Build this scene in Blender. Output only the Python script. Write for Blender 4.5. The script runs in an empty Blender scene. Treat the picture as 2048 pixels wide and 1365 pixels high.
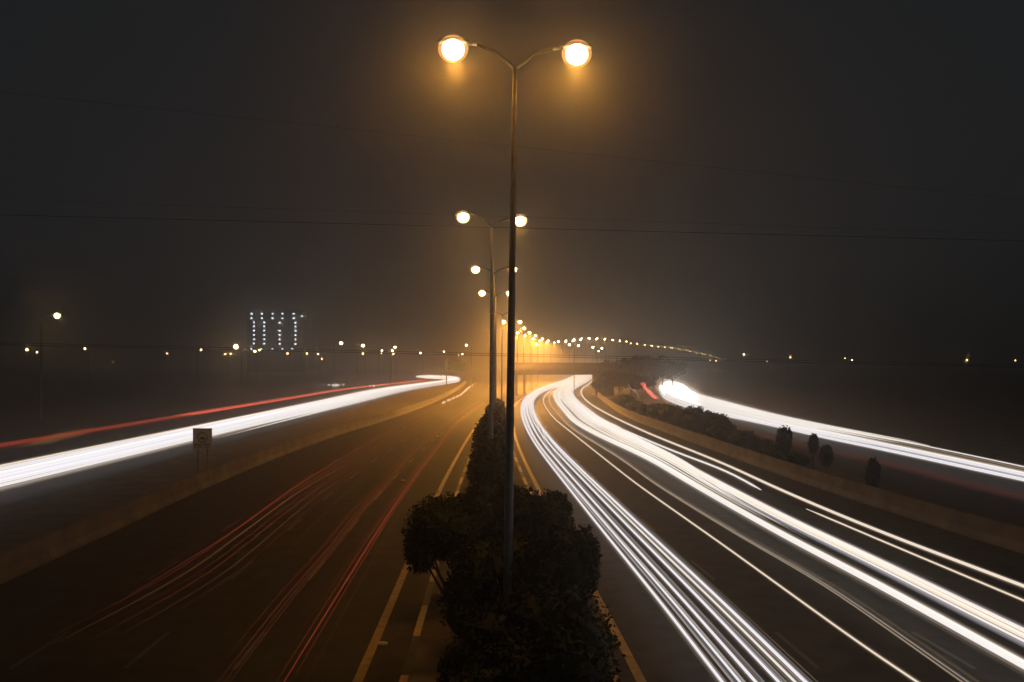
import bpy, bmesh, math, random
from mathutils import Vector
rnd = random.Random(7)
C = bpy.context.scene.collection
sc = bpy.context.scene

# ------------------------------------------------------------------ camera, sky, exposure
CAMH, F, HY = 7.5, 1800.0, 725.0            # camera height (m), focal length and horizon row in photo pixels (2048 wide)
cam = bpy.data.cameras.new('camera'); camo = bpy.data.objects.new('camera', cam); C.objects.link(camo)
camo.location = (0, 0, CAMH); camo.rotation_euler = (math.pi/2, 0, 0)
cam.sensor_width = 36; cam.lens = 36*F/2048; cam.shift_y = (HY-682.5)/2048
cam.clip_start = 0.1; cam.clip_end = 6000
sc.camera = camo
w = bpy.data.worlds.new('World'); sc.world = w; w.use_nodes = True
bg = w.node_tree.nodes['Background']
bg.inputs[0].default_value = (0.81, 0.90, 1.0, 1); bg.inputs[1].default_value = 0.0145
sc.view_settings.view_transform = 'Standard'; sc.view_settings.look = 'None'
sc.view_settings.exposure = 0; sc.view_settings.gamma = 1
sc.render.engine = 'CYCLES'
sc.cycles.max_bounces = 5; sc.cycles.volume_bounces = 1; sc.cycles.diffuse_bounces = 2; sc.cycles.glossy_bounces = 2
sc.cycles.transparent_max_bounces = 96; sc.cycles.use_denoising = True
sc.cycles.sample_clamp_indirect = 3.0
LAMP_W = 2500.0
TRAIL_K = 0.19        # brightness of the headlight streaks
RED_K = 0.42        # watts of each sodium lamp
HAZE_D = 0.0023
HAZE_G = 0.9

# ------------------------------------------------------------------ helpers
def at(x, y, z=0.0):
    Y = F*(CAMH-z)/(y-HY)
    return Vector(((x-1024)*Y/F, Y, z))
def atD(x, y, D):
    return Vector(((x-1024)*D/F, D, CAMH-(y-HY)*D/F))
_m = {}
def mat(name, col, rough=0.7, noise=None, nscale=4.0, metal=0.0, bump=0.0):
    if name in _m: return _m[name]
    m = bpy.data.materials.new(name); m.use_nodes = True; nt = m.node_tree
    b = nt.nodes['Principled BSDF']; b.inputs['Roughness'].default_value = rough; b.inputs['Metallic'].default_value = metal
    if rough >= .75: b.inputs['Specular IOR Level'].default_value = .2
    tc = nt.nodes.new('ShaderNodeTexCoord'); n = nt.nodes.new('ShaderNodeTexNoise')
    n.inputs['Scale'].default_value = nscale; n.inputs['Detail'].default_value = 6
    nt.links.new(tc.outputs['Object'], n.inputs['Vector'])
    r = nt.nodes.new('ShaderNodeValToRGB'); k = noise or 0.25
    r.color_ramp.elements[0].position = 0.3; r.color_ramp.elements[1].position = 0.7
    r.color_ramp.elements[0].color = tuple(c*(1-k) for c in col)+(1,)
    r.color_ramp.elements[1].color = tuple(min(1, c*(1+k)) for c in col)+(1,)
    nt.links.new(n.outputs['Fac'], r.inputs[0]); nt.links.new(r.outputs[0], b.inputs['Base Color'])
    if bump:
        bp = nt.nodes.new('ShaderNodeBump'); bp.inputs['Strength'].default_value = bump
        nt.links.new(n.outputs['Fac'], bp.inputs['Height']); nt.links.new(bp.outputs[0], b.inputs['Normal'])
    _m[name] = m; return m
def glow(name, col, e, sample=True):
    if name in _m: return _m[name]
    m = bpy.data.materials.new(name); m.use_nodes = True; nt = m.node_tree
    nt.nodes.remove(nt.nodes['Principled BSDF'])
    em = nt.nodes.new('ShaderNodeEmission'); em.inputs[0].default_value = tuple(col)+(1,); em.inputs[1].default_value = e
    nt.links.new(em.outputs[0], nt.nodes['Material Output'].inputs['Surface'])
    if not sample: m.cycles.emission_sampling = 'NONE'
    _m[name] = m; return m
def streak_mat(col, e):
    key = 'light_%.2f_%.2f_%.2f_%.3f' % (*col, e)
    if key in _m: return _m[key]
    m = bpy.data.materials.new('glowing_light'); m.use_nodes = True; nt = m.node_tree
    nt.nodes.remove(nt.nodes['Principled BSDF'])
    em = nt.nodes.new('ShaderNodeEmission'); em.inputs[0].default_value = tuple(col)+(1,); em.inputs[1].default_value = e
    tr = nt.nodes.new('ShaderNodeBsdfTransparent'); ad = nt.nodes.new('ShaderNodeAddShader')
    nt.links.new(em.outputs[0], ad.inputs[0]); nt.links.new(tr.outputs[0], ad.inputs[1])
    nt.links.new(ad.outputs[0], nt.nodes['Material Output'].inputs['Surface'])
    if e < 0.06 or col[2] == .13: m.cycles.emission_sampling = 'NONE'
    _m[key] = m; return m
def solid_mat(col, e):
    return glow('solid_light_%.2f_%.2f_%.2f' % (col[1], col[2], e), tuple(c**.7 for c in col), e)
class MB:
    def __init__(s): s.v = []; s.f = []; s.mi = []; s.cur = 0
    def box(s, c, d, rz=0.0):
        n = len(s.v); x, y, z = (q/2 for q in d); ca, sa = math.cos(rz), math.sin(rz)
        for dx, dy, dz in ((-x,-y,-z),(x,-y,-z),(x,y,-z),(-x,y,-z),(-x,-y,z),(x,-y,z),(x,y,z),(-x,y,z)):
            s.v.append((c[0]+dx*ca-dy*sa, c[1]+dx*sa+dy*ca, c[2]+dz))
        for f in ((3,2,1,0),(4,5,6,7),(0,1,5,4),(1,2,6,5),(2,3,7,6),(3,0,4,7)):
            s.f.append(tuple(n+i for i in f)); s.mi.append(s.cur)
    def tube(s, pts, rad, sides=8, cap=True):
        pts = [Vector(p) for p in pts]; n0 = len(s.v); N = len(pts)
        if not hasattr(rad, '__len__'): rad = [rad]*N
        up0 = Vector((0,0,1))
        for i, p in enumerate(pts):
            t = (pts[min(i+1, N-1)]-pts[max(i-1, 0)]).normalized()
            u = up0 if abs(t.z) < 0.9 else Vector((1,0,0))
            a = t.cross(u).normalized(); b = a.cross(t)
            for k in range(sides):
                q = 2*math.pi*k/sides
                s.v.append(tuple(p + a*(rad[i]*math.cos(q)) + b*(rad[i]*math.sin(q))))
        for i in range(N-1):
            for k in range(sides):
                k2 = (k+1) % sides
                s.f.append((n0+i*sides+k, n0+i*sides+k2, n0+(i+1)*sides+k2, n0+(i+1)*sides+k)); s.mi.append(s.cur)
        if cap:
            s.f.append(tuple(n0+k for k in range(sides))); s.mi.append(s.cur)
            s.f.append(tuple(n0+(N-1)*sides+k for k in reversed(range(sides)))); s.mi.append(s.cur)
    def ell(s, c, r, u=14, v=9, jit=0.0, zlo=-1.0):
        n = len(s.v)
        for i in range(v+1):
            th = math.pi*i/v; cz = math.cos(th)
            cz = max(cz, zlo); st = math.sin(th)
            for k in range(u):
                q = 2*math.pi*k/u; j = 1+jit*(rnd.random()-0.5)
                s.v.append((c[0]+r[0]*st*math.cos(q)*j, c[1]+r[1]*st*math.sin(q)*j, c[2]+r[2]*cz*j))
        for i in range(v):
            for k in range(u):
                k2 = (k+1) % u
                s.f.append((n+i*u+k, n+(i+1)*u+k, n+(i+1)*u+k2, n+i*u+k2)); s.mi.append(s.cur)
    def quad(s, a, b, c, d):
        n = len(s.v); s.v += [tuple(a), tuple(b), tuple(c), tuple(d)]; s.f.append((n, n+1, n+2, n+3)); s.mi.append(s.cur)
    def build(s, name, mats, parent=None, loc=None, smooth=False):
        me = bpy.data.meshes.new(name); me.from_pydata(s.v, [], s.f); me.update()
        if not isinstance(mats, (list, tuple)): mats = [mats]
        for m in mats: me.materials.append(m)
        if len(mats) > 1: me.polygons.foreach_set('material_index', s.mi)
        if smooth: me.polygons.foreach_set('use_smooth', [True]*len(me.polygons))
        o = bpy.data.objects.new(name, me); C.objects.link(o)
        if parent: o.parent = parent
        if loc is not None: o.location = loc
        return o
def tag(o, label=None, cat=None, group=None, kind=None):
    if label: o['label'] = label
    if cat: o['category'] = cat
    if group: o['group'] = group
    if kind: o['kind'] = kind
    return o
def empty(name, loc, label, cat, group=None, rz=0.0):
    o = bpy.data.objects.new(name, None); C.objects.link(o); o.location = loc; o.rotation_euler.z = rz
    o.empty_display_size = 0.2
    return tag(o, label, cat, group)
def copy_tree(o, parent=None):
    c = o.copy(); C.objects.link(c); c.parent = parent
    for ch in list(o.children): copy_tree(ch, c)
    return c
ORD = ('first second third fourth fifth sixth seventh eighth ninth tenth eleventh twelfth thirteenth fourteenth fifteenth '
       'sixteenth seventeenth eighteenth nineteenth twentieth').split()
def ordw(i):
    if i < 20: return ORD[i]
    tens = {2: 'twenty', 3: 'thirty', 4: 'forty'}[(i+1)//10]
    u = (i+1) % 10
    return tens[:-1]+'ieth' if u == 0 else tens+'-'+ORD[u-1]
def lerp(tab, y):
    if y <= tab[0][0]: return tab[0][1]
    for (a, va), (b, vb) in zip(tab, tab[1:]):
        if y <= b: return va+(vb-va)*(y-a)/(b-a)
    return tab[-1][1]
def smoothed(tab, y, h):
    return sum(lerp(tab, y+h*k/4) for k in range(-4, 5))/9
def ys(a, b):
    out = [a]
    while out[-1] < b: out.append(out[-1]+max(1.5, out[-1]*0.05))
    out[-1] = b; return out

# ------------------------------------------------------------------ materials of the place
ASPH = mat('asphalt', (0.04, 0.039, 0.038), 0.8, 0.35, 1.2, bump=0.15)
SOIL = mat('dry_soil', (0.09, 0.075, 0.055), 0.95, 0.4, 0.6, bump=0.3)
CONC = mat('concrete', (0.32, 0.29, 0.25), 0.8, 0.3, 0.9, bump=0.2)
YPAINT = mat('yellow_paint', (0.30, 0.19, 0.045), 0.6, 0.35, 3.0)
WPAINT = mat('white_paint', (0.055, 0.055, 0.053), 0.6, 0.4, 3.0)
BPAINT = mat('black_paint', (0.03, 0.03, 0.03), 0.6, 0.3, 3.0)
STEEL = mat('galvanised_steel', (0.2, 0.2, 0.2), 0.55, 0.2, 5.0, metal=0.3)
DSTEEL = mat('dark_steel', (0.08, 0.08, 0.08), 0.6, 0.3, 5.0)
LEAF = mat('foliage', (0.02, 0.027, 0.014), 0.75, 0.5, 2.0)
LEAF2 = mat('dark_foliage', (0.018, 0.023, 0.013), 0.8, 0.5, 2.0)
BARK = mat('bark', (0.07, 0.05, 0.035), 0.9, 0.4, 6.0)
WIRE = mat('wire', (0.03, 0.03, 0.03), 0.5)

# ------------------------------------------------------------------ ground and roads
g = MB(); g.quad((-1500,-60,-0.03), (1500,-60,-0.03), (1500,2100,-0.03), (-1500,2100,-0.03))
tag(g.build('ground', SOIL), kind='structure')
RI = [(-20, 3.5), (10, 3.4), (21, 3.1), (55, 1.45), (85, .36), (136, -.2), (172, .9), (218, 4.6), (272, 12), (350, 20.5), (471, 33), (620, 48)]
RW = [(-20, 23.0), (20, 22), (36, 20.2), (52, 18.4), (79, 17.3), (123, 15.6), (180, 18), (215, 20), (252, 25), (350, 36), (471, 48), (620, 62)]
LI = [(-20, -3.3), (10, -3.45), (21, -3.6), (53, -4.3), (91, -4.4), (150, -3.6), (220, -4.5), (300, -8), (450, -12), (620, -18)]
LW = [(-20, -17.0), (20, -17.2), (35, -17.7), (59, -18.8), (90, -18.4), (119, -16.2), (163, -14.6), (230, -14.6), (340, -17), (450, -20), (620, -26)]
rI = lambda y: smoothed(RI, y, 8+y*.06); rW = lambda y: smoothed(RW, y, 8+y*.06)
lI = lambda y: smoothed(LI, y, 8+y*.06); lW = lambda y: smoothed(LW, y, 8+y*.06)
def ribbon(name, fa, fb, z, m, a=-20, b=620, kind='structure'):
    r = MB(); Y = [q-20-a*0+a+20 for q in ys(20, b-a)]; Y = [a]+[q for q in ([a+k*4 for k in range(1, int((b-a)/4))])]+[b]
    for y0, y1 in zip(Y, Y[1:]):
        r.quad((fa(y0), y0, z), (fb(y0), y0, z), (fb(y1), y1, z), (fa(y1), y1, z))
    o = r.build(name, m); tag(o, kind=kind); return o
ribbon('road', lambda y: rI(y)-0.55, lambda y: rW(y), 0.0, ASPH)
ribbon('road', lambda y: lW(y), lambda y: lI(y)+1.0, 0.0, ASPH)
ribbon('road', lambda y: -45.0-max(0, y-320)*.12, lambda y: -26.0-max(0, y-320)*.12, 0.0, ASPH, b=400)
ribbon('road', lambda y: 22.5+max(0, y-60)*.06+max(0, y-150)*.08, lambda y: 37.5+max(0, y-150)*.12, 0.004, ASPH, b=330)
# edge lines and lane dashes
ribbon('road_markings', lambda y: lI(y)-.12, lambda y: lI(y)+.12, 0.006, YPAINT, b=300)
ribbon('road_markings', lambda y: rI(y)-.12, lambda y: rI(y)+.12, 0.006, YPAINT, b=300)
d = MB()
for fr in (.27, .5, .74):
    for k in range(-1, 26):
        y = 4+k*9.0
        x = rI(y)+(rW(y)-2-rI(y))*fr; x2 = rI(y+3)+(rW(y+3)-2-rI(y+3))*fr
        d.quad((x-.07, y, .006), (x+.07, y, .006), (x2+.07, y+3, .006), (x2-.07, y+3, .006))
        x = lI(y)+(lW(y)+2-lI(y))*fr; x2 = lI(y+3)+(lW(y+3)+2-lI(y+3))*fr
        d.quad((x-.07, y, .006), (x+.07, y, .006), (x2+.07, y+3, .006), (x2-.07, y+3, .006))
for k in range(2, 26):
    y = 20+k*8.0; d.quad((-40.5, y, .006), (-40.3, y, .006), (-40.3, y+4, .006), (-40.5, y+4, .006))
tag(d.build('road_markings', WPAINT), kind='structure')
# median bed with its painted kerb
kb = MB()
def kl(y): return lI(y)+1.0
def kr(y): return rI(y)-.55
for k in range(-6, 100):
    y0 = 3.0*k; y1 = y0+3.0; kb.cur = k % 2
    for f, s in ((kl, 1), (kr, -1)):
        a, b = f(y0), f(y1); w_ = .22*s
        kb.quad((a, y0, 0), (a+.03*s, y0, .2), (b+.03*s, y1, .2), (b, y1, 0))
        kb.quad((a+.03*s, y0, .2), (a+w_, y0, .2), (b+w_, y1, .2), (b+.03*s, y1, .2))
tag(kb.build('kerb', [YPAINT, BPAINT]), kind='structure')
ribbon('median_soil', lambda y: kl(y)+.22, lambda y: kr(y)-.22, 0.17, SOIL, a=-18, b=300)

# ------------------------------------------------------------------ roadside walls
def wall(name, f, s, label, yb):
    b = MB(); Y = list(range(-18, yb, 4))
    prof = [(0, 0), (.0, .12), (.12*s, .35), (.17*s, .95), (.36*s, .95), (.42*s, .35), (.54*s, 0)]
    for y0, y1 in zip(Y, Y[1:]):
        if y0 % 24 == 6: y1m = y1-.05
        else: y1m = y1
        for (xa, za), (xb, zb) in zip(prof, prof[1:]):
            b.quad((f(y0)+xa, y0, za), (f(y0)+xb, y0, zb), (f(y1m)+xb, y1m, zb), (f(y1m)+xa, y1m, za))
    o = b.build(name, mat('weathered_concrete', (.12,.108,.095), .85, .35, .8, bump=.2)); tag(o, label, 'barrier'); return o
wall('concrete_barrier', lambda y: rW(y)-.3, 1, 'low concrete crash barrier curving along the right edge of the main road below the hedge', 430)
wall('concrete_barrier', lambda y: lW(y)+.3, -1, 'low concrete crash barrier left of the main road, in front of the square sign', 330)

# ------------------------------------------------------------------ foliage
def leafmass(mb, blobs, n, size, zmin=0.05, shell=0.55):
    tot = sum(b[3]*b[4]*b[5] for b in blobs)
    for cx, cy, cz, rx, ry, rz in blobs:
        m = int(n*rx*ry*rz/tot)+4
        for _ in range(m):
            while True:
                v = Vector((rnd.uniform(-1,1), rnd.uniform(-1,1), rnd.uniform(-1,1)))
                if 0.05 < v.length < 1: break
            L = v.length; v = v/L*(shell+(1-shell)*L)*rnd.uniform(.9, 1.08)
            p = Vector((cx+v.x*rx, cy+v.y*ry, max(zmin, cz+v.z*rz)))
            a = Vector((rnd.gauss(0,1), rnd.gauss(0,1), rnd.gauss(0,1))).normalized()
            b = a.cross(Vector((rnd.gauss(0,1), rnd.gauss(0,1), rnd.gauss(0,1)))).normalized()
            s = size*rnd.uniform(.6, 1.5)
            mb.quad(p-a*s, p-b*s*.5, p+a*s, p+b*s*.5)
def core(mb, blobs):
    for cx, cy, cz, rx, ry, rz in blobs:
        mb.ell((cx, cy, cz), (rx*.82, ry*.82, rz*.82), 12, 8, .25)
def shrub(name, x, y, blobs, n, size, label, cat, group, m=LEAF, base=0.17, stem=.05):
    """blobs are relative to the base (x, y)"""
    r = empty(name, (x, y, base), label, cat, group)
    f = MB(); core(f, blobs)
    # extra side sprigs for an uneven outline
    ex = []
    for b in blobs:
        for _ in range(9):
            q = rnd.uniform(0, 6.28); e = rnd.uniform(-.3, 1.2)
            ex.append((b[0]+b[3]*.85*math.cos(q)*math.cos(e), b[1]+b[4]*.85*math.sin(q)*math.cos(e), b[2]+b[5]*.85*math.sin(e),
                       b[3]*rnd.uniform(.15, .32), b[4]*rnd.uniform(.15, .32), b[5]*rnd.uniform(.15, .3)))
    leafmass(f, blobs, int(n*.6), size); leafmass(f, ex, int(n*.4), size)
    f.build('foliage', m, r)
    s = MB()
    for b in blobs[:3]:
        for k in range(3):
            q = rnd.uniform(0, 6.28)
            top = Vector((b[0]+b[3]*.4*math.cos(q), b[1]+b[4]*.4*math.sin(q), b[2]+b[5]*.3))
            mid = Vector((top.x*.5+rnd.uniform(-.1,.1), top.y*.5, top.z*.5))
            s.tube([(rnd.uniform(-.08,.08), rnd.uniform(-.08,.08), -.02), mid, top], [stem, stem*.7, stem*.3], 6)
    s.build('stem', BARK, r, smooth=True)
    return r
MG = 'shrubs planted in a row on the median'
shrub('median_shrub', -1.55, 26, [(-.35,0,2.55,1.25,1.2,1.0), (.6,.4,2.5,.9,1.0,1.1), (-1.05,-.2,2.0,.55,.7,.75)], 7500, .055,
      'broad dark shrub leaning left over the yellow edge line, left of the near lamp post', 'shrub', MG)
shrub('median_shrub', .3, 27, [(-.2,0,2.5,1.1,1.1,1.15), (.75,-.2,2.45,.8,.9,1.05), (1.15,.2,2.6,.42,.5,.75)], 7500, .055,
      'broad dark shrub with ragged top just right of the near lamp post', 'shrub', MG)
shrub('median_shrub', .95, 22, [(.1,0,2.3,1.05,1.1,1.1), (-.9,.2,1.9,1.0,1.1,1.2), (.75,0,2.4,.5,.6,.95)], 7500, .055,
      'dark shrub whose right side touches the white headlight streaks', 'shrub', MG)
shrub('median_shrub', -.5, 22.5, [(0,0,1.7,1.15,1.2,1.3), (-.5,-.2,1.3,.8,.9,1.0)], 5000, .06,
      'dark rounded shrub in front of the near lamp post, left half of the median', 'shrub', MG)
shrub('median_shrub', .75, 18, [(.1,0,1.6,1.3,1.3,1.35), (-1.0,.1,1.4,1.1,1.1,1.2)], 7000, .055,
      'wide dark shrub low in the frame beside the right-hand kerb', 'shrub', MG)
shrub('median_shrub', .25, 14.5, [(.25,0,1.6,1.45,1.3,1.4), (-.75,.1,1.4,.95,1.1,1.2)], 7000, .05,
      'dark shrub second nearest to the camera, at the bottom edge of the photo', 'shrub', MG)
shrub('median_shrub', .25, 11, [(.2,0,1.5,1.45,1.3,1.4), (-.7,.1,1.3,.85,1.0,1.1)], 3500, .06,
      'dark shrub nearest to the camera, under the bottom edge of the photo', 'shrub', MG)
cols = [(33, -.85, 1.0, 3.35), (37.5, -.95, .98, 3.75), (42, -1.0, .98, 4.1), (47.5, -1.1, 1.05, 4.2), (54, -1.3, 1.15, 4.3), (61, -1.35, 1.1, 4.1),
        (69, -1.4, 1.15, 4.0), (78, -1.5, 1.1, 3.8), (88, -1.6, 1.1, 3.6), (99, -1.7, 1.1, 3.4), (112, -1.8, 1.1, 3.2)]
for i, (D, X, r_, top) in enumerate(cols):
    shrub('median_shrub', X, D, [(0,0,top-.17-1.5,r_,r_*1.5,1.5), (rnd.uniform(-.2,.2),.6,1.1,r_*.9,r_*1.3,1.1), (-.2,-.5,top-1.2,r_*.6,r_*.6,1.0)],
          max(700, int(3600-i*260)), .07+.004*i, 'tall narrow dark shrub on the median, %s behind the broad near clump' % ordw(i), 'shrub', MG)

# hedge and trees between the right barrier and the right service road
HG = 'roadside bushes behind the right barrier'
hz = [(150,18.6,2.0,2.2), (138,18.8,1.7,1.6), (127,18.9,1.7,1.5), (117,19.2,1.7,2.2), (110,19.4,1.7,2.4), (101,19.4,1.6,2.2), (96,19.5,1.5,2.75), (91,20.0,.95,2.6), (88,20.4,.9,2.55),
      (84,19.6,1.4,1.9), (79,20.2,1.4,1.5), (74,20.2,1.3,1.2), (70,20.3,1.2,1.0), (66,20.4,1.2,.9)]
for i, (D, X, r_, top) in enumerate(hz):
    shrub('roadside_bush', X, D, [(0,0,top*.52,r_,r_*1.6,top*.5), (.3,-.8,top*.4,r_*.8,r_,top*.38), (-.3,.9,top*.42,r_*.8,r_,top*.4)], 1500, .11,
          'dark bush behind the right barrier, %s from the bridge end of the hedge' % ordw(i), 'bush', HG, LEAF2, 0.0)
TG = 'small clipped trees along the right service road'
for i, (px_, D, r_, zt, zb) in enumerate([(1568, 64, .62, 3.0, .9), (1627, 60, .36, 2.75, 1.35), (1652, 60, .48, 2.0, .5), (1746, 50, .38, 2.2, .3)]):
    X = (px_-1024)*D/F; c = (zt+zb)/2; h = (zt-zb)/2
    t = shrub('small_tree', X, D, [(0,0,c,r_,r_,h)], 1500, .055,
          ['tapering dark young tree with a twig on top, left of the oval one', 'oval clipped dark tree on a short stem crossing the white streaks',
           'short dark bush-like tree just right of the oval one', 'small dark tree furthest right along the service road'][i], 'tree', TG, LEAF2, 0.0)
# taller trees beyond and beside the bridge end
def tree(x, y, h, r_, label, group, n=2600, size=.28):
    t = empty('tree', (x, y, 0), label, 'tree', group)
    tr = MB(); tr.tube([(0,0,-.05), (.1,0,h*.3), (-.1,.1,h*.65)], [.22*h/8, .16*h/8, .08*h/8], 8)
    bl = []
    for k in range(7):
        q = k*2.4; rr = r_*.5*(.4+rnd.random()*.7)
        c = Vector((rr*math.cos(q), rr*math.sin(q), h*(.5+.38*rnd.random())))
        tr.tube([(0,0,h*.3), (c.x*.5, c.y*.5, h*.45), tuple(c)], [.1*h/8, .06*h/8, .03*h/8], 6)
        bl.append((c.x, c.y, c.z, r_*rnd.uniform(.4,.6), r_*rnd.uniform(.4,.6), h*rnd.uniform(.14,.22)))
    tr.build('trunk', BARK, t, smooth=True)
    f = MB(); leafmass(f, bl, n, size, h*.15, .3); f.build('crown', LEAF2, t)
    return t
TT = 'dark trees beside the far end of the bridge'
for i, (px_, D, top) in enumerate([(1205,214,726), (1222,222,722), (1243,232,717), (1262,226,714), (1284,240,711), (1306,232,712), (1325,243,718), (1345,238,724), (1238,190,745), (1262,196,748), (1290,215,752), (1218,199,750)]):
    h = CAMH-(top-HY)*D/F
    tree((px_-1024)*D/F, D, max(3.5, h), 3.2+.6*(i % 3), 'dark tree right of the bridge, %s from its abutment in this clump' % ordw(i), TT)

# ------------------------------------------------------------------ street lamps
SOD = (1.0, .42, .065)
LENS = glow('sodium_lens', (1.0, .62, .24), 30, False)
LENSF = glow('sodium_lens_far', (1.0, .60, .24), 45, False)
ldata = {}
def spot(power, parent, loc, aim=(0, 0, -1), size=168):
    key = (round(power), size)
    if key not in ldata:
        l = bpy.data.lights.new('sodium_light', 'SPOT'); l.energy = power; l.color = SOD
        l.spot_size = math.radians(size); l.spot_blend = .35; l.shadow_soft_size = .15; ldata[key] = l
    o = bpy.data.objects.new('sodium_light', ldata[key]); C.objects.link(o); o.parent = parent; o.location = loc
    o.rotation_euler = Vector(aim).to_track_quat('-Z', 'Y').to_euler()
    return o
def head(root, p, s, power, hot, k=1.0):
    """p: lamp centre relative to the root, s: side (+1 right, -1 left)"""
    h = MB(); h.ell((0,0,.05), (.42*k,.17*k,.12*k), 14, 8, zlo=-.2)
    h.tube([(-.55*s,0,.0), (-.3*s,0,.03)], .045, 8)
    ho = h.build('lamp_head', DSTEEL, root, p, smooth=True)
    l = MB(); l.ell((.02*s,0,-.06), (.36*k,.33*k,.32*k), 20, 12)
    l.build('glass_bowl', streak_mat((1.0,.44,.13), .36), ho, (0,0,-.05), smooth=True)
    l = MB(); l.ell((.02*s,0,-.07), (.265*k,.25*k,.25*k), 20, 12)
    l.build('bulb', hot, ho, (0,0,-.05), smooth=True)
    if power: spot(power, ho, (0, 0, -.50*k))
def arm(root, a, b):
    m = MB(); mid = (Vector(a)+Vector(b))/2+Vector((0,0,.1))
    m.tube([a, mid, b], [.05,.045,.04], 8); m.build('arm', DSTEEL, root, smooth=True)
LG = 'double street lamps along the median'
def double_lamp(D, X, zl, zr, span, label, power=0, lean=0.0, base=0.0, full=True, k=1.0):
    r = empty('street_lamp', (X-lean*0, D, base), label, 'street lamp', LG)
    top = min(zl, zr)-.42-base
    p = MB(); p.tube([(-lean, 0, -.05), (-lean*.97, 0, .5), (0, 0, top)], [.14, .125, .055], 12); p.build('pole', STEEL, r, smooth=True)
    if full:
        bp = MB(); bp.box((-lean, 0, .2), (.5, .5, .06))
        for q in range(4): bp.tube([(-lean+(.18 if q%2 else -.18), .18 if q//2 else -.18, .2), (-lean+(.18 if q%2 else -.18), .18 if q//2 else -.18, .32)], .02, 6)
        bp.build('base_plate', STEEL, r)
    for s, z in ((-1, zl), (1, zr)):
        e = (s*span/2, 0, z-base)
        arm(r, (0, 0, top-.05), (e[0]-s*.5*k, 0, z-base+.02))
        head(r, e, s, power, LENS if full else LENSF, k)
    return r
PL = [(21.4, .07, 15.06, 14.95), (46.3, -1.04, 15.08, 14.9), (71.6, -1.43, 15.0, 15.0), (96, -1.72, 15.0, 15.0), (136, -1.5, 15.0, 15.0), (165, -.02, 15.0, 15.0),
      (196, 1.2, 15.0, 15.0), (225, 2.9, 15.0, 15.0), (250, 5.1, 15.0, 15.0), (284, 8.1, 15.0, 15.0), (310, 11, 15.0, 15.0), (337, 14.4, 15.0, 15.0)]
for i, (D, X, zl, zr) in enumerate(PL):
    double_lamp(D, X, zl, zr, 2.9, ['tallest double street lamp on the median, nearest to the camera', 'second nearest double street lamp on the median, behind the near post'][i]
        if i < 2 else 'double street lamp on the median, %s counted from the camera' % ordw(i), lean=.2 if i == 0 else .05, power=LAMP_W*(.3, .24, .75, 2.0, 8.5, 14, 8, 20, 21, 21, 21, 21)[i], k=1.0+.25*min(4, i)/4)
far = [(365,1124,683),(395,1139,681.5),(425,1154.5,679.5),(460,1171,677),(495,1185,676.5),(530,1202,677),(570,1217.5,678),(610,1233,680.5),(650,1246,681.4),(720,1268,686.4),(780,1296,690),
       (840,1310.5,692),(900,1335.5,694.6),(960,1351,696.5),(1020,1367,699.6),(1080,1385.6,703),(1140,1399,706.7),(1200,1415,710.6),(1300,1428,714),(1400,1444,717)]
path = []
for i, (D, x, y) in enumerate(far):
    z = CAMH+(HY-y)*D/F; X = (x-1024)*D/F; b = 0.0
    path.append((X, D, b))
    s = 2.9 if i < 3 else (2.2+D*.004)
    double_lamp(D, X, z, z-(.0 if i < 4 else .6), s, 'tiny double street lamp on the rising far road, %s counted from the bridge' % ordw(i), 0, base=b, full=False, k=1.25+.0006*D)

# ---- single lamps away from the median
SG = 'single street lamps beyond the service roads'
def single_lamp(px_, py_, D, label, power=0, s=1, out=1.6, k=1.25, top=.35, group=SG):
    P = atD(px_, py_, D)
    r = empty('street_lamp', (P.x-s*out, D, 0), label, 'street lamp', group)
    p = MB(); p.tube([(0,0,-.05), (0,0,.6), (0,0,P.z-top)], [.12,.1,.05], 8); p.build('pole', STEEL, r, smooth=True)
    arm(r, (0,0,P.z-top-.05), (s*(out-.45*k), 0, P.z+.02))
    head(r, (s*out, 0, P.z), s, power, LENSF, k)
single_lamp(114, 630, 120, 'bright single-arm street lamp standing alone at the far left', 170, 1, 2.1, 1.3, .7)
single_lamp(472, 693, 240, 'bright orange street lamp just left of the lit apartment block', 200, -1, 1.5, 2.2)
single_lamp(682, 686, 300, 'middle-sized street lamp left of the pair beyond the left carriageway', 60, 1, 2.3, 1.8)
single_lamp(726, 691, 300, 'middle-sized street lamp right of the pair beyond the left carriageway', 60, 1, 2.0, 1.8)
dots = [(54,699,1.5),(74,704,1.0),(170,697,1.0),(227,724,.9),(334,707,.5),(402,699,.9),(451,708,1.0),(461,707,1.1),(510,702,1.8),(519,700,1.1),(575,707,1.2),(614,707,1.1),(636,708,1.2),
        (643,718,1.0),(726,707,1.2),(764,701,1.2),(763,707,.6),(790,694,1.4),(785,701,1.6),(787,708,1.0),(841,706,1.4),(888,703,1.0),(917,710,.5),(925,708,1.1),(933,690,.8),
        (1073.5,688,1.0),(1139,689,1.0),(1157,691,.9),(1186,694,1.0),(1197,702,.6),(1204,696,1.2),(1421,720.8,.9),(1432.5,721.4,.9),(1487.6,708.7,1.5),(1533.8,723,.7),(1580.5,714.4,1.2),
        (1690,716.8,.6),(1704,720,1.0),(1934,719.9,1.0),(2030.6,721,1.0)]
for i, (x, y, k) in enumerate(dots):
    dy = HY-y; D = 8100/dy if dy >= 16 else 500
    single_lamp(x, y, D, 'far street lamp dot on the skyline, %s dot from the left' % ordw(i), 0, 1 if i % 2 else -1, 1.2, .5+k*.55, group='far street lamps seen as dots')

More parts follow.
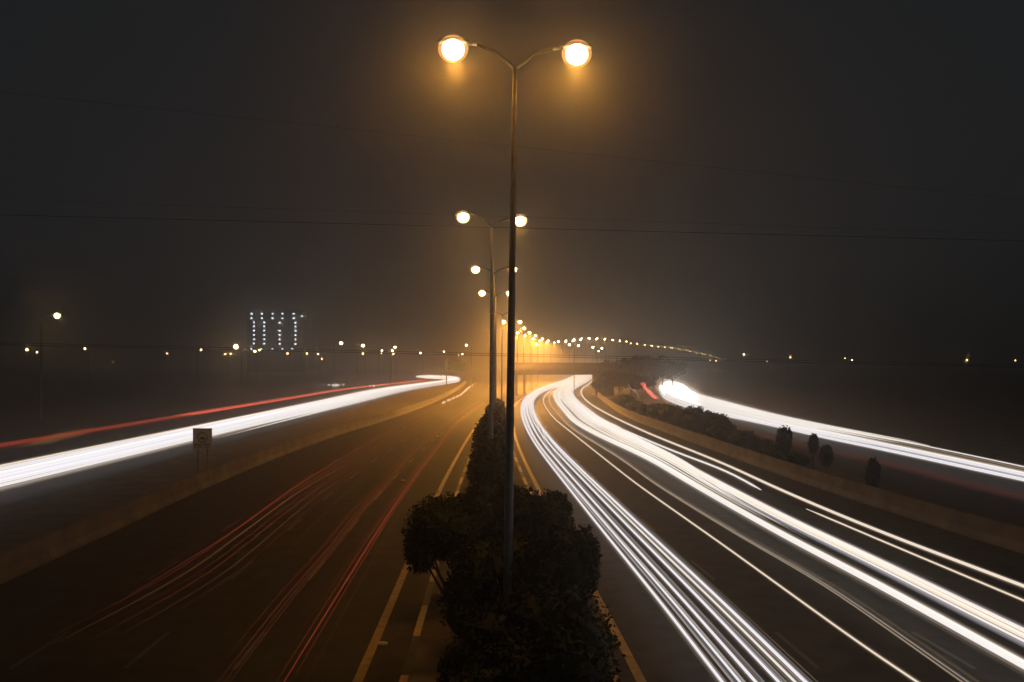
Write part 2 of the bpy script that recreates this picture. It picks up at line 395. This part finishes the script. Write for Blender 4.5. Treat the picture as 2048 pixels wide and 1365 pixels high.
# ------------------------------------------------------------------ bridge over the right carriageway
D = 200.0; BCON = mat('sooty_concrete', (.10, .09, .08), .85, .35, .6, bump=.2)
b = empty('bridge', (11.2, D, 0), 'concrete road bridge crossing the right carriageway in the haze', 'bridge')
q = MB(); q.box((0, 4, 6.0), (23.4, 8.6, .35)); q.box((0, 0.6, 5.27), (23.0, .7, 1.1)); q.box((0, 3.0, 5.27), (23.0, .7, 1.1)); q.box((0, 5.4, 5.27), (23.0, .7, 1.1)); q.build('deck', BCON, b)
q = MB(); q.box((0, -.2, 6.75), (23.4, .22, 1.15)); q.box((0, -.22, 7.36), (23.4, .32, .07)); q.build('parapet', BCON, b)
q = MB(); q.box((0, 8.2, 6.75), (23.4, .22, 1.15)); q.build('parapet', BCON, b)
for x in (-10.3, -8.4):
    q = MB(); q.tube([(x, 1.2, 0), (x, 1.2, 4.7)], .28, 12); q.build('pier', BCON, b, smooth=True)
    q = MB(); q.tube([(x, 5.2, 0), (x, 5.2, 4.7)], .28, 12); q.build('pier', BCON, b, smooth=True)
q = MB(); q.box((9.4, 4, 2.35), (4.2, 8, 4.7)); q.build('abutment', BCON, b)

# ------------------------------------------------------------------ signs
s = at(405, 957); r = empty('road_sign', (s.x, s.y, 0), 'square yellowish sign on two posts with a dark ring emblem behind the left barrier', 'road sign')
SIGN = mat('sign_face', (0.60, 0.47, 0.26), .5, .15, 3.0); INK = mat('sign_ink', (.06, .03, .02), .6)
dz = s.y/F
def sz(y): return CAMH-(y-HY)*dz
def sx(x): return (x-405)*dz
q = MB(); q.box((0, 0, (sz(857)+sz(899))/2), (38*dz, .04, 42*dz)); bd = q.build('board', SIGN, r)
q = MB()
for (a, c_, w_, h_) in ((0, 857.8, 38, 1.6), (0, 898.2, 38, 1.6), (-18.2, 878, 1.6, 38), (18.2, 878, 1.6, 38)):
    q.box((a*dz, -.024, sz(c_)), (w_*dz, .012, h_*dz))
q.build('border', mat('sign_edge', (.62, .42, .10), .5), bd)
q = MB(); n = 40
for i in range(n):
    a0, a1 = 2*math.pi*i/n, 2*math.pi*(i+1)/n; R1, R0 = 10.4*dz, 8.6*dz; cz_ = sz(875.5)
    f = lambda R, a: (R*math.cos(a), -.031, cz_+R*math.sin(a))
    q.quad(f(R0, a0), f(R1, a0), f(R1, a1), f(R0, a1))
# small vehicle pictogram inside the ring
def flat(pts):
    nn = len(q.v); q.v += [((x)*dz, -.031, cz_+z*dz) for x, z in pts]; q.f.append(tuple(range(nn, nn+len(pts)))); q.mi.append(0)
flat([(-5.8,-3.6),(5.8,-3.6),(6.2,-1.2),(3.4,-.6),(2.0,1.3),(-2.2,1.3),(-3.4,-.4),(-6.0,-1.0)])
q.build('emblem', INK, bd)
q = MB()
def word(x0, x1, y0, y1, nl):
    q = MB()
    w_ = (x1-x0)/nl
    for i in range(nl):
        t = rnd.uniform(0, .3)*(y1-y0) if i else 0
        q.box((((x0+w_*(i+.42))-405)*dz, -.026, (sz(y0+t)+sz(y1))/2), (w_*.72*dz, .01, (y1-y0-t)*dz))
    q.build('lettering', INK, bd)
word(388, 404, 887.8, 890.8, 7); word(408.5, 421.5, 887.8, 890.8, 5); word(388.8, 392.6, 892.6, 895.6, 2); word(395, 404, 892.6, 895.6, 4); word(412, 420, 892.6, 895.6, 4)
for x in (-9.5, 9.5):
    q = MB(); q.tube([(x*dz, .06, 0), (x*dz, .06, sz(862))], .045, 8); q.build('post', DSTEEL, r, smooth=True)

D = 300.0; x0 = (893-1024)*D/F
r = empty('direction_sign', (x0, D, 0), 'dim cantilevered direction sign board in the haze left of the posts', 'road sign')
q = MB(); q.tube([(0,0,0), (0,0,8.6)], [.2,.14], 10); q.build('post', DSTEEL, r, smooth=True)
q = MB(); q.tube([(0,0,7.2), (6.1,0,7.2)], .09, 8); q.tube([(0,0,5.2), (6.1,0,5.2)], .09, 8); q.build('arm', DSTEEL, r)
q = MB(); q.box((3.85, -.15, 5.9), (4.6, .1, 3.0)); q.build('board', mat('green_board', (.03,.09,.05), .5), r)

# ------------------------------------------------------------------ apartment blocks
def block(x0, x1, ytop, D, lights, label, col, e):
    X0, X1 = (x0-1024)*D/F, (x1-1024)*D/F; H = CAMH+(HY-ytop)*D/F; cx = (X0+X1)/2; W = X1-X0
    r = empty('apartment_block', (cx, D, 0), label, 'apartment block')
    q = MB(); q.box((0, 8, H/2), (W, 16, H)); q.build('wall', mat('plaster', (.28,.25,.22), .85, .15, .1), r)
    q = MB(); n = int(H/3.4)
    for i in range(1, n+1): q.box((0, -.35, i*3.4-.15), (W*1.01, .7, .25))
    q.build('balcony_slab', CONC, r)
    q = MB(); q.box((0, 8, H+.5), (W*1.01, 16.4, 1.0)); q.box((W*.2, 8, H+2), (4, 5, 2.2)); q.build('roof', CONC, r)
    q = MB(); nw = max(3, int(W/4.2))
    for k in range(nw):
        for i in range(n): q.box((-W/2+W*(k+.5)/nw, -.02, i*3.4+1.7), (1.4, .1, 1.3))
    tag(q.build('dark_window', mat('dark_glass', (.02,.02,.025), .2), r), kind='stuff')
    m = glow('corridor_light_%.1f' % e, col, e, False)
    for (x, y) in lights:
        q = MB(); q.box((0,0,0), (1.25, .3, .75)); q.build('lit_window', m, r, ((x-1024)*D/F-cx, -.85, CAMH+(HY-y)*D/F))
L1 = [(x, y) for y in (628.2, 637) for x in (503.7, 524.3, 545.8, 565.5, 588)]+[(508.6, y) for y in (645.5, 653, 661.6, 670.4, 679, 687.6)]+[(529.2, y) for y in (645.5, 653, 661.6, 670.4, 679, 688)] \
    +[(559.7, y) for y in (645.7, 662, 670.7, 679.5, 688)]+[(591.4, y) for y in (646, 653.5, 662.2, 671, 679.7, 688.5)]+[(x, 698) for x in (503.5, 523.5, 545, 565, 585)]+[(604.8, 633.2)]
block(494, 606, 622, 700, L1, 'dark apartment block with rows of cold white corridor lights', (.8, .9, 1.0), 9)
L2 = [(x, y) for y in (638.7, 647.3, 656.5, 673, 690.5) for x in (611.5, 617.7, 622)]
block(608, 629, 630, 900, L2, 'fainter slim block right of the brightly lit apartment block', (.8, .75, .6), 1.2)

# ------------------------------------------------------------------ power lines
def cable(p0, p1, D, sag, r_, label):
    a = atD(p0[0], p0[1], D); c = atD(p1[0], p1[1], D); dx = (c-a)/(p1[0]-p0[0])
    a = a+dx*(-2500-p0[0]); c = c+dx*(4500-p1[0]); q = MB(); pts = []
    for i in range(61):
        t = i/60; p = a.lerp(c, t); p.z += -sag*(1-(2*t-1)**2)+sag; pts.append(p)
    q.tube(pts, r_, 6); tag(q.build('power_line', WIRE), label, 'power line', 'power lines across the highway')
cable((620, 250), (1330, 325), 24, .0, .003, 'highest thin power line crossing below the nearest lamps')
cable((560, 418), (1290, 443), 34, .0, .004, 'thin power line crossing just above the second lamp pair')
cable((740, 449), (1290, 463), 33, .0, .009, 'dark power line crossing just below the second lamp pair')
cable((820, 704), (1270, 714), 60, .0, .013, 'upper of the two low power lines over the horizon lights')
cable((820, 708), (1270, 718), 58, .0, .013, 'lower of the two low power lines over the horizon lights')

# ------------------------------------------------------------------ light trails of the traffic
def resample(P, step=.035):
    """Catmull-Rom through world points, steps growing with distance"""
    P = [P[0]*2-P[1]]+P+[P[-1]*2-P[-2]]; out = []
    for i in range(1, len(P)-2):
        p0, p1, p2, p3 = P[i-1:i+3]; L = (p2-p1).length
        n = max(2, int(L/max(1.0, (p1.y+p2.y)*.5*step)))
        t0, t1 = 0.0, max(1e-3, (p1-p0).length)**.5; t2 = t1+max(1e-3, (p2-p1).length)**.5; t3 = t2+max(1e-3, (p3-p2).length)**.5
        for k in range(n):
            t = t1+(t2-t1)*k/n
            A1 = p0*((t1-t)/(t1-t0))+p1*((t-t0)/(t1-t0)); A2 = p1*((t2-t)/(t2-t1))+p2*((t-t1)/(t2-t1)); A3 = p2*((t3-t)/(t3-t2))+p3*((t-t2)/(t3-t2))
            B1 = A1*((t2-t)/(t2-t0))+A2*((t-t0)/(t2-t0)); B2 = A2*((t3-t)/(t3-t1))+A3*((t-t1)/(t3-t1))
            out.append(B1*((t2-t)/(t2-t1))+B2*((t-t1)/(t2-t1)))
    out.append(P[-2]); return out
def smooth3(P, n=2):
    for _ in range(n):
        P = [P[0]]+[(P[i-1]+P[i]*2+P[i+1])/4 for i in range(1, len(P)-1)]+[P[-1]]
    return P
WH, CW, WW = (1.0, .94, .88), (.90, .89, 1.0), (1.0, .76, .50)
RED, ORA = (1.0, .10, .05), (1.0, .35, .12)
def trail(pts, off, dz_, r_, col, e, label, group, cat='light trail', taper=0.0, grow=70., shells=(1.0, .55), wob=.0, rmax=9.):
    N = len(pts); P = []
    ph = rnd.uniform(0, 6)
    for i, p in enumerate(pts):
        t = pts[min(i+1, N-1)]-pts[max(i-1, 0)]; nrm = Vector((t.y, -t.x, 0)).normalized()
        o = off if not callable(off) else off(p.y)
        P.append(p+nrm*(o+wob*math.sin(p.y*.045+ph))+Vector((0,0,dz_)))
    R = [min(rmax, (r_*.62 if grow < 100 else r_)*(1+p.length/(grow*.56 if grow < 100 else grow))) for p in P]
    if taper: R = [max(.004, x*min(1.0, (i/(taper*N))**.8)) for i, x in enumerate(R)]
    if e > .6 and col[1] > .5:                      # bright streaks have a core of solid light
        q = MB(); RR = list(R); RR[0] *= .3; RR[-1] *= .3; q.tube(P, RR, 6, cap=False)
        gl = 'dazzling' in label; q.cur = 1; q.tube(P, [x*(2.6 if gl else 2.1) for x in RR], 6, cap=False); q.cur = 2; q.tube(P, [x*(4.6 if gl else 3.3) for x in RR], 6, cap=False)  # two faint outer shells added round the core to imitate bloom
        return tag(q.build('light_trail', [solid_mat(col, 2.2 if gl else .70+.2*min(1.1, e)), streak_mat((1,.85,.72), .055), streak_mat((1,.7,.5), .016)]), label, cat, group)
    q = MB()
    for k, s_ in enumerate(shells):
        q.cur = k
        RR = [x*s_ for x in R]; RR[0] *= .3; RR[-1] *= .3
        q.tube(P, RR, 6, cap=False)
    o = q.build('light_trail', [streak_mat(col, e*(TRAIL_K if col[1] > .5 else RED_K)*(.45 if k == 0 else 1.0)) for k in range(len(shells))])
    return tag(o, label, cat, group)
def near(P, Y=9.0):
    """carry the path on towards the camera along its own direction"""
    d_ = P[0]-P[1]; k = (P[0].y-Y)/abs(d_.y); return [P[0]+d_*k]+P
def pxp(L, z=.7): return [at(x, y, z) for x, y in L]

# right carriageway, lane beside the median (seven streaks fanning out towards the camera)
GR = 'white headlight streaks on the right carriageway'
A = smooth3(resample(near(pxp([(1447,1365),(1322,1205),(1196,1050),(1128,965),(1091,918),(1065,881),(1047,844),(1043,815),(1050,797),(1074,781),(1112,769),(1136,760),(1156,751),(1185,742)]))), 3)
T = []
for off, r_, c, e in ((0,.035,CW,1.2),(.07,.02,WW,.25),(.33,.03,CW,.8),(.42,.03,WH,.5),(.72,.035,CW,.9),(.8,.02,WW,.2),(1.18,.032,CW,1.1),(1.26,.018,WH,.4),(1.42,.016,WW,.2),(1.55,.028,WH,.55),(1.72,.036,CW,1.2),(1.82,.02,CW,.4),(2.02,.018,WW,.16),
                      (-.05,.018,WW,.25),(-.12,.014,WW,.12),(.17,.03,WH,.5),(.24,.02,CW,.22),(.5,.016,WW,.12),(.88,.03,CW,.3),(1.62,.02,WW,.3),(1.92,.026,CW,.14),(1.34,.03,WH,.35)):
    T.append((off, A, 0, r_, c, e, 'lane beside the median'))
H = smooth3(resample(near(pxp([(1838,1365),(1748,1305),(1453,1094),(1270,965),(1212,920),(1146,868),(1107,836),(1089,810),(1087,799),(1095,786),(1112,776),(1142,764),(1168,753),(1200,743)]))), 2)
T.append((5.0, H, 0, .022, WW, .75, 'second lane'))
I = smooth3(resample(near(pxp([(1925,1365),(1748,1240),(1648,1172),(1453,1058),(1304,965),(1240,918),(1146,859),(1124,838),(1101,810),(1097,797),(1103,786),(1120,776),(1147,765),(1171,753),(1205,743)]))), 2)
T += [(5.6, I, 0, .026, WW, .5, 'second lane', 0.), (5.7, I, 0, .05, WW, .09, 'second lane', .18), (5.8, I, 0, .05, WW, .07, 'second lane', .32), (5.65, I, 0, .02, WH, .35, 'second lane', .1)]
K = smooth3(resample(near(pxp([(2048,1333),(1748,1167),(1570,1073),(1378,965),(1297,918),(1194,870),(1148,844),(1126,820),(1113,803),(1109,791),(1113,781),(1135,770),(1157,760),(1174,752),(1208,743)]))), 2)
for j, (o, r_, c, e) in enumerate(((0,.06,WH,1.3),(.1,.045,WH,1.0),(-.06,.03,WW,.45),(.28,.03,CW,.22),(.16,.03,WH,.6))):
    T.append((8+o, K, 0, r_, c, e, 'third lane', o))
M = smooth3(resample(near(pxp([(2048,1276),(1748,1126),(1570,1040),(1428,965),(1296,893),(1212,852),(1170,828),(1143,805),(1132,790),(1137,779),(1160,767),(1179,755),(1212,744)]))), 2)
for j, (o, r_, c, e) in enumerate(((-.42,.05,CW,.22),(-.28,.03,CW,.3),(-.13,.03,WH,1.2),(0,.028,WW,.9),(.1,.028,WH,1.2),(.2,.025,WW,.8),(.33,.035,WH,1.1),(.44,.02,WW,.6),(.62,.035,(.6,.66,1.0),.14))):
    T.append((10+o, M, 0, r_, c, e, 'third lane', o))
Nn = smooth3(resample(pxp([(1523,980.5),(1453,943),(1348,903),(1250,862),(1216,847),(1174,823),(1153,806),(1141,790),(1139,782),(1147,775),(1167,765),(1180,757),(1212,746)])), 2)
T.append((12.0, Nn, 0, .034, WH, 1.3, 'outer lane', 0))
N2 = smooth3(resample(near(pxp([(2048,1202),(1748,1076),(1680,1047),(1611,1018)]))), 1)
T.append((12.2, N2, 0, .022, WW, .8, 'outer lane starting near', 0))
O = smooth3(resample(near(pxp([(2048,1174),(1748,1059),(1572,985),(1445,927),(1300,868),(1220,831),(1177,806),(1163,789),(1164,778),(1179,767),(1194,756),(1222,746)]))), 2)
T += [(13.4, O, 0, .03, WW, .9, 'outermost lane', 0), (13.5, O, 0, .022, WH, .6, 'outermost lane', .07)]
T.sort(key=lambda t: t[0])
cname = {CW: 'cold white', WH: 'white', WW: 'warm white', (.6, .66, 1.0): 'faint bluish'}
for i, t in enumerate(T):
    o = t[7] if len(t) > 7 else (t[0] if t[1] is A else 0)
    br = 'bright' if t[5] > .7 else ('soft' if t[5] > .3 else 'faint')
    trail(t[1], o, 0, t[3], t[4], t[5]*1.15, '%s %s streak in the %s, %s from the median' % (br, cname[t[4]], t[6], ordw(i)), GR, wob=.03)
# dense traffic at the bend of the third lane: many cars' lights lie side by side there
for j in range(9):
    o = .3+j*.42; u = j/8
    base = [K[i].copy() for i in range(len(K))]
    sub = [p for p in base if p.y > 34+rnd.uniform(0, 12)]
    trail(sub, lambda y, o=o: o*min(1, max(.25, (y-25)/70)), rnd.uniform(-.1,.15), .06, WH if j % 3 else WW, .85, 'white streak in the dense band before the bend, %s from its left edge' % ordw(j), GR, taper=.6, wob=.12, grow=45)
for j in range(5):
    o = .15+j*.4
    sub = [p for p in A if p.y > 60+rnd.uniform(0, 20)]
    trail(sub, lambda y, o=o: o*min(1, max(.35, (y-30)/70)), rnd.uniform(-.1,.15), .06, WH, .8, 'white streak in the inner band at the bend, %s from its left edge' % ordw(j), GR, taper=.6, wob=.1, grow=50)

# left service road: oncoming headlights nearer, tail lights farther
GL = 'white headlight streaks on the left service road'
def left_path(X, k):
    P = [Vector((X, y, .7)) for y in (14, 30, 50, 80, 120, 170, 220)]
    xe = -20.3-(34-abs(X))*-.02
    P += [Vector((X+(xe-X)*.35, 270, .7)), Vector((X+(xe-X)*.85, 325, .7)), Vector((xe, 356, .7)), Vector((xe-4+k, 375, .7)), Vector((-30+k*.5, 405, .7)), Vector((-46, 432, .7))]
    return smooth3(resample(P), 3)
LS = [(-26.9,.05,WW,.12),(-27.3,.06,WW,.2),(-27.7,.06,(.9,.8,.85),.25),(-28.2,.055,WH,1.1),(-28.7,.045,CW,1.0),(-29.2,.03,WH,.4),(-29.7,.05,CW,1.1),(-30.1,.05,CW,.9),(-30.6,.035,CW,.5),(-31.0,.05,CW,1.2),(-31.5,.04,CW,.6),
      (-31.9,.045,WH,1.1),(-32.4,.045,CW,.9),(-32.9,.04,CW,1.0),(-33.4,.035,CW,.6),(-33.8,.03,WW,.7)]
for i, (X, r_, c, e) in enumerate(LS):
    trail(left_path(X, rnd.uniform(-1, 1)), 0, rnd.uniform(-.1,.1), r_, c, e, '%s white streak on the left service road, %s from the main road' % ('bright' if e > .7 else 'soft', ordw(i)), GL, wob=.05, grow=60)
for i in range(9):
    X = -26.8-i*.85
    P = [p for p in left_path(X, 0) if p.y > 70+rnd.uniform(0, 60)]
    trail(P, 0, rnd.uniform(-.1,.2), .055, WH, .8, 'white streak in the far left service road band, %s from its near edge' % ordw(i), GL, taper=.3, wob=.1, grow=60)
GD = 'red tail light streaks on the left service road'; RED_R = .05
for i, (X, e) in enumerate(((-39.2,.05),(-40.0,.12),(-40.7,.3),(-41.1,.35),(-41.6,.28),(-42.1,.12),(-42.8,.05))):
    P = smooth3(resample([Vector((X, y, .8)) for y in (20, 45, 80, 120, 170, 220)]+[Vector((X+5, 290, .8)), Vector((X+10, 340, .8))]), 2)
    trail(P, 0, rnd.uniform(-.1,.1), RED_R, RED, e*.42, '%s red streak on the left service road, %s from the main road' % ('vivid' if e > .2 else 'faint', ordw(i)), GD, wob=.15, grow=120)
for i, X in enumerate((-39.6,-40.6,-41.6)):
    P = smooth3(resample([Vector((X, y, .8)) for y in (110, 140, 180, 220)]+[Vector((X+5, 290, .8)), Vector((X+9, 330, .8))]), 2)
    trail(P, 0, rnd.uniform(-.1,.3), .07, (1.0,.16,.09), .3, 'short vivid red streak far down the left service road, %s from the right' % ordw(i), GD, wob=.3, grow=120)
for i, (x0, x1, y0, y1, e) in enumerate(((62,168,888,868,.1),(40,120,894,880,.06),(100,190,870,858,.04))):
    P = resample([at(x0, y0, .6), at((x0+x1)/2, (y0+y1)/2-1, .6), at(x1, y1, .6)])
    trail(P, 0, 0, .16, (1.0,.55,.15), e, 'soft amber smear at the left edge by the red streaks, %s from the top' % ordw(i), 'amber smears on the left service road')

# right service road
GS = 'white headlight streaks on the right service road'
TOP = pxp([(2048,932),(1858,892),(1650,853),(1543,831),(1445,806),(1387,788),(1360,770),(1336,764)])
BOT = pxp([(2048,961),(1740,894.5),(1650,876),(1562,855),(1484,837),(1402,820),(1334,797),(1318,776)])
def right_path(u, a=0):
    P = [BOT[k].lerp(TOP[k], u) for k in range(a, 8)]
    return smooth3(resample(near(P, 16) if a == 0 else P), 2)
RS = [(0,.04,CW,1.1,0),(.1,.03,CW,.7,0),(.22,.04,CW,.5,0),(.34,.045,CW,1.0,0),(.46,.045,WH,1.2,0),(.56,.03,WW,.5,0),(.66,.02,WW,.3,0),(.78,.022,WW,.6,0),(.92,.02,WH,.9,0),(1.02,.02,WW,.8,1)]
for i, (u, r_, c, e, a) in enumerate(RS):
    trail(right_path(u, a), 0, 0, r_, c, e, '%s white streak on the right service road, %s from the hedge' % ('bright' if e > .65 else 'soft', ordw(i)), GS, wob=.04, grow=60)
for i in range(11):
    trail(right_path(i/10, 1 if i % 2 else 2), 0, rnd.uniform(-.1,.3), .05, WH, .9, 'white streak in the dense far right service road band, %s from the hedge' % ordw(i), GS, taper=.4, wob=.15, grow=40)
for i in range(7):
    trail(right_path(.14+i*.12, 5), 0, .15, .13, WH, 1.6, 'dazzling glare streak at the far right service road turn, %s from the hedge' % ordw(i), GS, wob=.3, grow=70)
GQ = 'red tail light streaks on the right service road'
RB = pxp([(2048,994),(1905,961),(1799,933),(1736,919),(1670,905),(1621,896),(1551,878),(1504,866),(1457,851),(1400,828),(1345,808),(1318,798)], .8)
for i, (o, e) in enumerate(((-.9,.02),(-.4,.04),(0,.06),(.3,.05),(.9,.03))):
    trail(smooth3(resample(near(RB, 24)), 2), o, 0, .022, RED, e, 'dim red streak behind the right hedge, %s counted outward' % ordw(i), GQ, wob=.1, grow=120)
wr = [([(1281,767),(1287,772),(1290,778),(1297,785),(1303,793),(1312,797)], .6), ([(1291,768),(1290,775),(1301,784),(1306,790),(1318,798)], .55), ([(1283,768),(1288,766),(1291,771),(1286,772)], .5),
      ([(1296,781),(1303,786),(1306,794),(1314,799)], .5)]
for i, (L, e) in enumerate(wr):
    trail(smooth3(resample([atD(x, y, 146) for x, y in L], .01), 1), 0, 0, .22, (1.0,.17,.12), e*1.3, 'wavering red streak left of the dazzling glare, %s of four' % ordw(i), GQ, grow=1e6, wob=.0)
trail(smooth3(resample([atD(x, y, 147) for x, y in ((1256,767),(1258,773),(1262,778),(1268,781),(1272,785),(1276,790),(1277,795),(1279,799))], .01), 0), 0, 0, .1, (1.0,.75,.6), .9*.66,
      'thin wavering pale streak left of the red ones', GQ, grow=1e6)
trail(resample([atD(1217, 727, 199), atD(1222, 725.6, 199), atD(1228, 726.4, 199)], .01), 0, 0, .05, WH, .5, 'tiny white streak on top of the bridge parapet at its right end', 'short headlight streaks', grow=1e6)

# left carriageway: tail lights going away
GM = 'red tail light streaks on the left carriageway'
def red(L, off, r_, col, e, label, wob=.03, sh=(1., .55), tp=.3):
    P = smooth3(resample(pxp(L, .8)), 6); P = P[rnd.randint(0, 3):]; trail(P, off, 0, r_, col, e, label, GM, taper=tp, wob=wob, grow=150, shells=sh)
R1 = [(455,1560),(560,1380),(676,1190),(737,1091),(778,1027),(827,956),(865,907),(910,850),(940,826),(972,804)]
R2 = [(330,1500),(500,1285),(582,1182),(661,1095),(714,1024),(767,974),(801,929),(843,890),(888,850),(925,822),(953,804)]
R4 = [(120,1290),(380,1150),(450,1099),(620,974),(714,922),(775,884),(827,850),(880,820),(930,790)]
R3 = [(230,1210),(470,1062),(563,993),(639,944),(759,873),(830,835),(900,797),(945,775)]
for i, (o, r_, c, e) in enumerate(((0,.07,RED,.14),(.12,.04,RED,.1),(-.12,.05,RED,.07),(.34,.025,ORA,.04),(-.25,.03,RED,.04))):
    red(R1, o*1.3, r_*.62, c, e, 'long red streak nearest the yellow edge line, %s strand of its bundle' % ordw(i))
for i, (o, r_, c, e) in enumerate(((0,.06,RED,.07),(.14,.05,RED,.06),(-.2,.09,RED,.035),(.1,.02,ORA,.1))):
    red(R2, o*1.5, r_*.55, c, e, 'red streak in the second bundle from the yellow line, %s strand' % ordw(i))
for i, (o, e) in enumerate(((-.2,.08),(.2,.05),(.55,.07),(1.0,.05),(-.6,.06),(1.4,.04),(2.3,.03))):
    red(R4, o, .025, RED if i % 3 else ORA, e, 'thin dull red streak in the left carriageway middle lanes, %s strand' % ordw(i))
for i, (o, e) in enumerate(((0,.12),(-.5,.03),(.4,.035),(-1.5,.02))):
    red(R3, o, .03, RED, e, 'thin red streak farthest left on the left carriageway, %s strand' % ordw(i))
# blinking indicator
P = resample(pxp([(885.6,806),(897,801),(907,796.6),(915,793),(921,790),(928.5,784),(936,777),(941,773.5),(945,771)], .8), .005)
q = MB(); a = 0.0; on = True; seg = []
acc = 0.0
for p0, p1 in zip(P, P[1:]):
    acc += (p1-p0).length
    if (acc % 9.0) < 4.2: seg.append(p0)
    elif seg:
        if len(seg) > 1: q.tube(seg+[p0], .10+.0006*p0.y, 6)
        seg = []
tag(q.build('indicator_trail', streak_mat((1.0,.6,.32), .42)), 'dashed amber streak of a blinking indicator on the left carriageway', 'light trail')
for i, L in enumerate(([(951,757),(956,758),(960,757.5)], [(962,757),(966,759.5),(968,759)], [(945,771),(950,767),(953,766)])):
    trail(resample(pxp(L, .8)), 0, 0, .3, (1.0,.3,.15), .3, ['left', 'right', 'lower'][i]+'most of three short red lights far down the left carriageway', 'short far tail lights', grow=1e6)
# far headlights beyond the left service road
for i, (x0, x1, y, r_, e) in enumerate(((628,640,769,.1,.3),(643,650,770,.14,.6),(655,660,770.5,.15,.7),(664,668,771,.3,1.2),(669,675,771,.35,1.5),(676,678,771,.2,1.0),(685,687,770.5,.16,1.2),(739,741,772,.16,1.1),(746,749,772.5,.18,.9),(755,759,772.5,.15,.4),(833,836,753,.15,.4))):
    a_ = at(x0, y, .75); b_ = at(x1, y, .75); b_.y += .8
    trail(resample([a_, (a_+b_)/2, b_], .002), 0, 0, r_, WH, e, 'short white smear beyond the left service road, %s from the left' % ordw(i), 'short headlight streaks', grow=1e6)
for i, (x0, x1) in enumerate(((507,524),(530,539),(547,553),(562,568),(580,587),(594,600),(627,633),(645,651),(662,666))):
    a_ = atD(x0, 744.3+i*.35, 290); b_ = atD(x1, 744.6+i*.35, 290); b_.y += .6
    trail([a_, (a_+b_)/2, b_], 0, 0, .16, (.85,.85,1.0), .035, 'very faint grey smear in the dark below the apartment block, %s from the left' % ordw(i), 'faint far smears', grow=1e6)

# reflective road studs
ST = mat('stud', (.85, .8, .7), .2)
for i, (x, y) in enumerate(((806,962),(875,873),(658,858),(451,931),(765,1290),(786,824),(854,788))):
    p = at(x, y); q = MB(); q.box((0,0,.03), (.26, .12, .05)); q.box((0,0,.06), (.16, .08, .03))
    tag(q.build('road_stud', ST, None, p), 'small glinting road stud on the left carriageway, %s from the bottom' % ordw([4,0,1,3,2,5,6].index(i) if i in (4,0,1,3,2,5,6) else i), 'road stud', 'road studs')

# ------------------------------------------------------------------ haze
h = MB(); h.box((0, 1010, 30.0), (3100, 2240, 62.5))
hm = bpy.data.materials.new('haze'); hm.use_nodes = True; nt = hm.node_tree
nt.nodes.remove(nt.nodes['Principled BSDF'])
pv = nt.nodes.new('ShaderNodeVolumePrincipled'); pv.inputs['Color'].default_value = (.95, .93, .9, 1); pv.inputs['Density'].default_value = HAZE_D
pv.inputs['Anisotropy'].default_value = HAZE_G
nt.links.new(pv.outputs[0], nt.nodes['Material Output'].inputs['Volume'])
tag(h.build('haze', hm), kind='stuff')
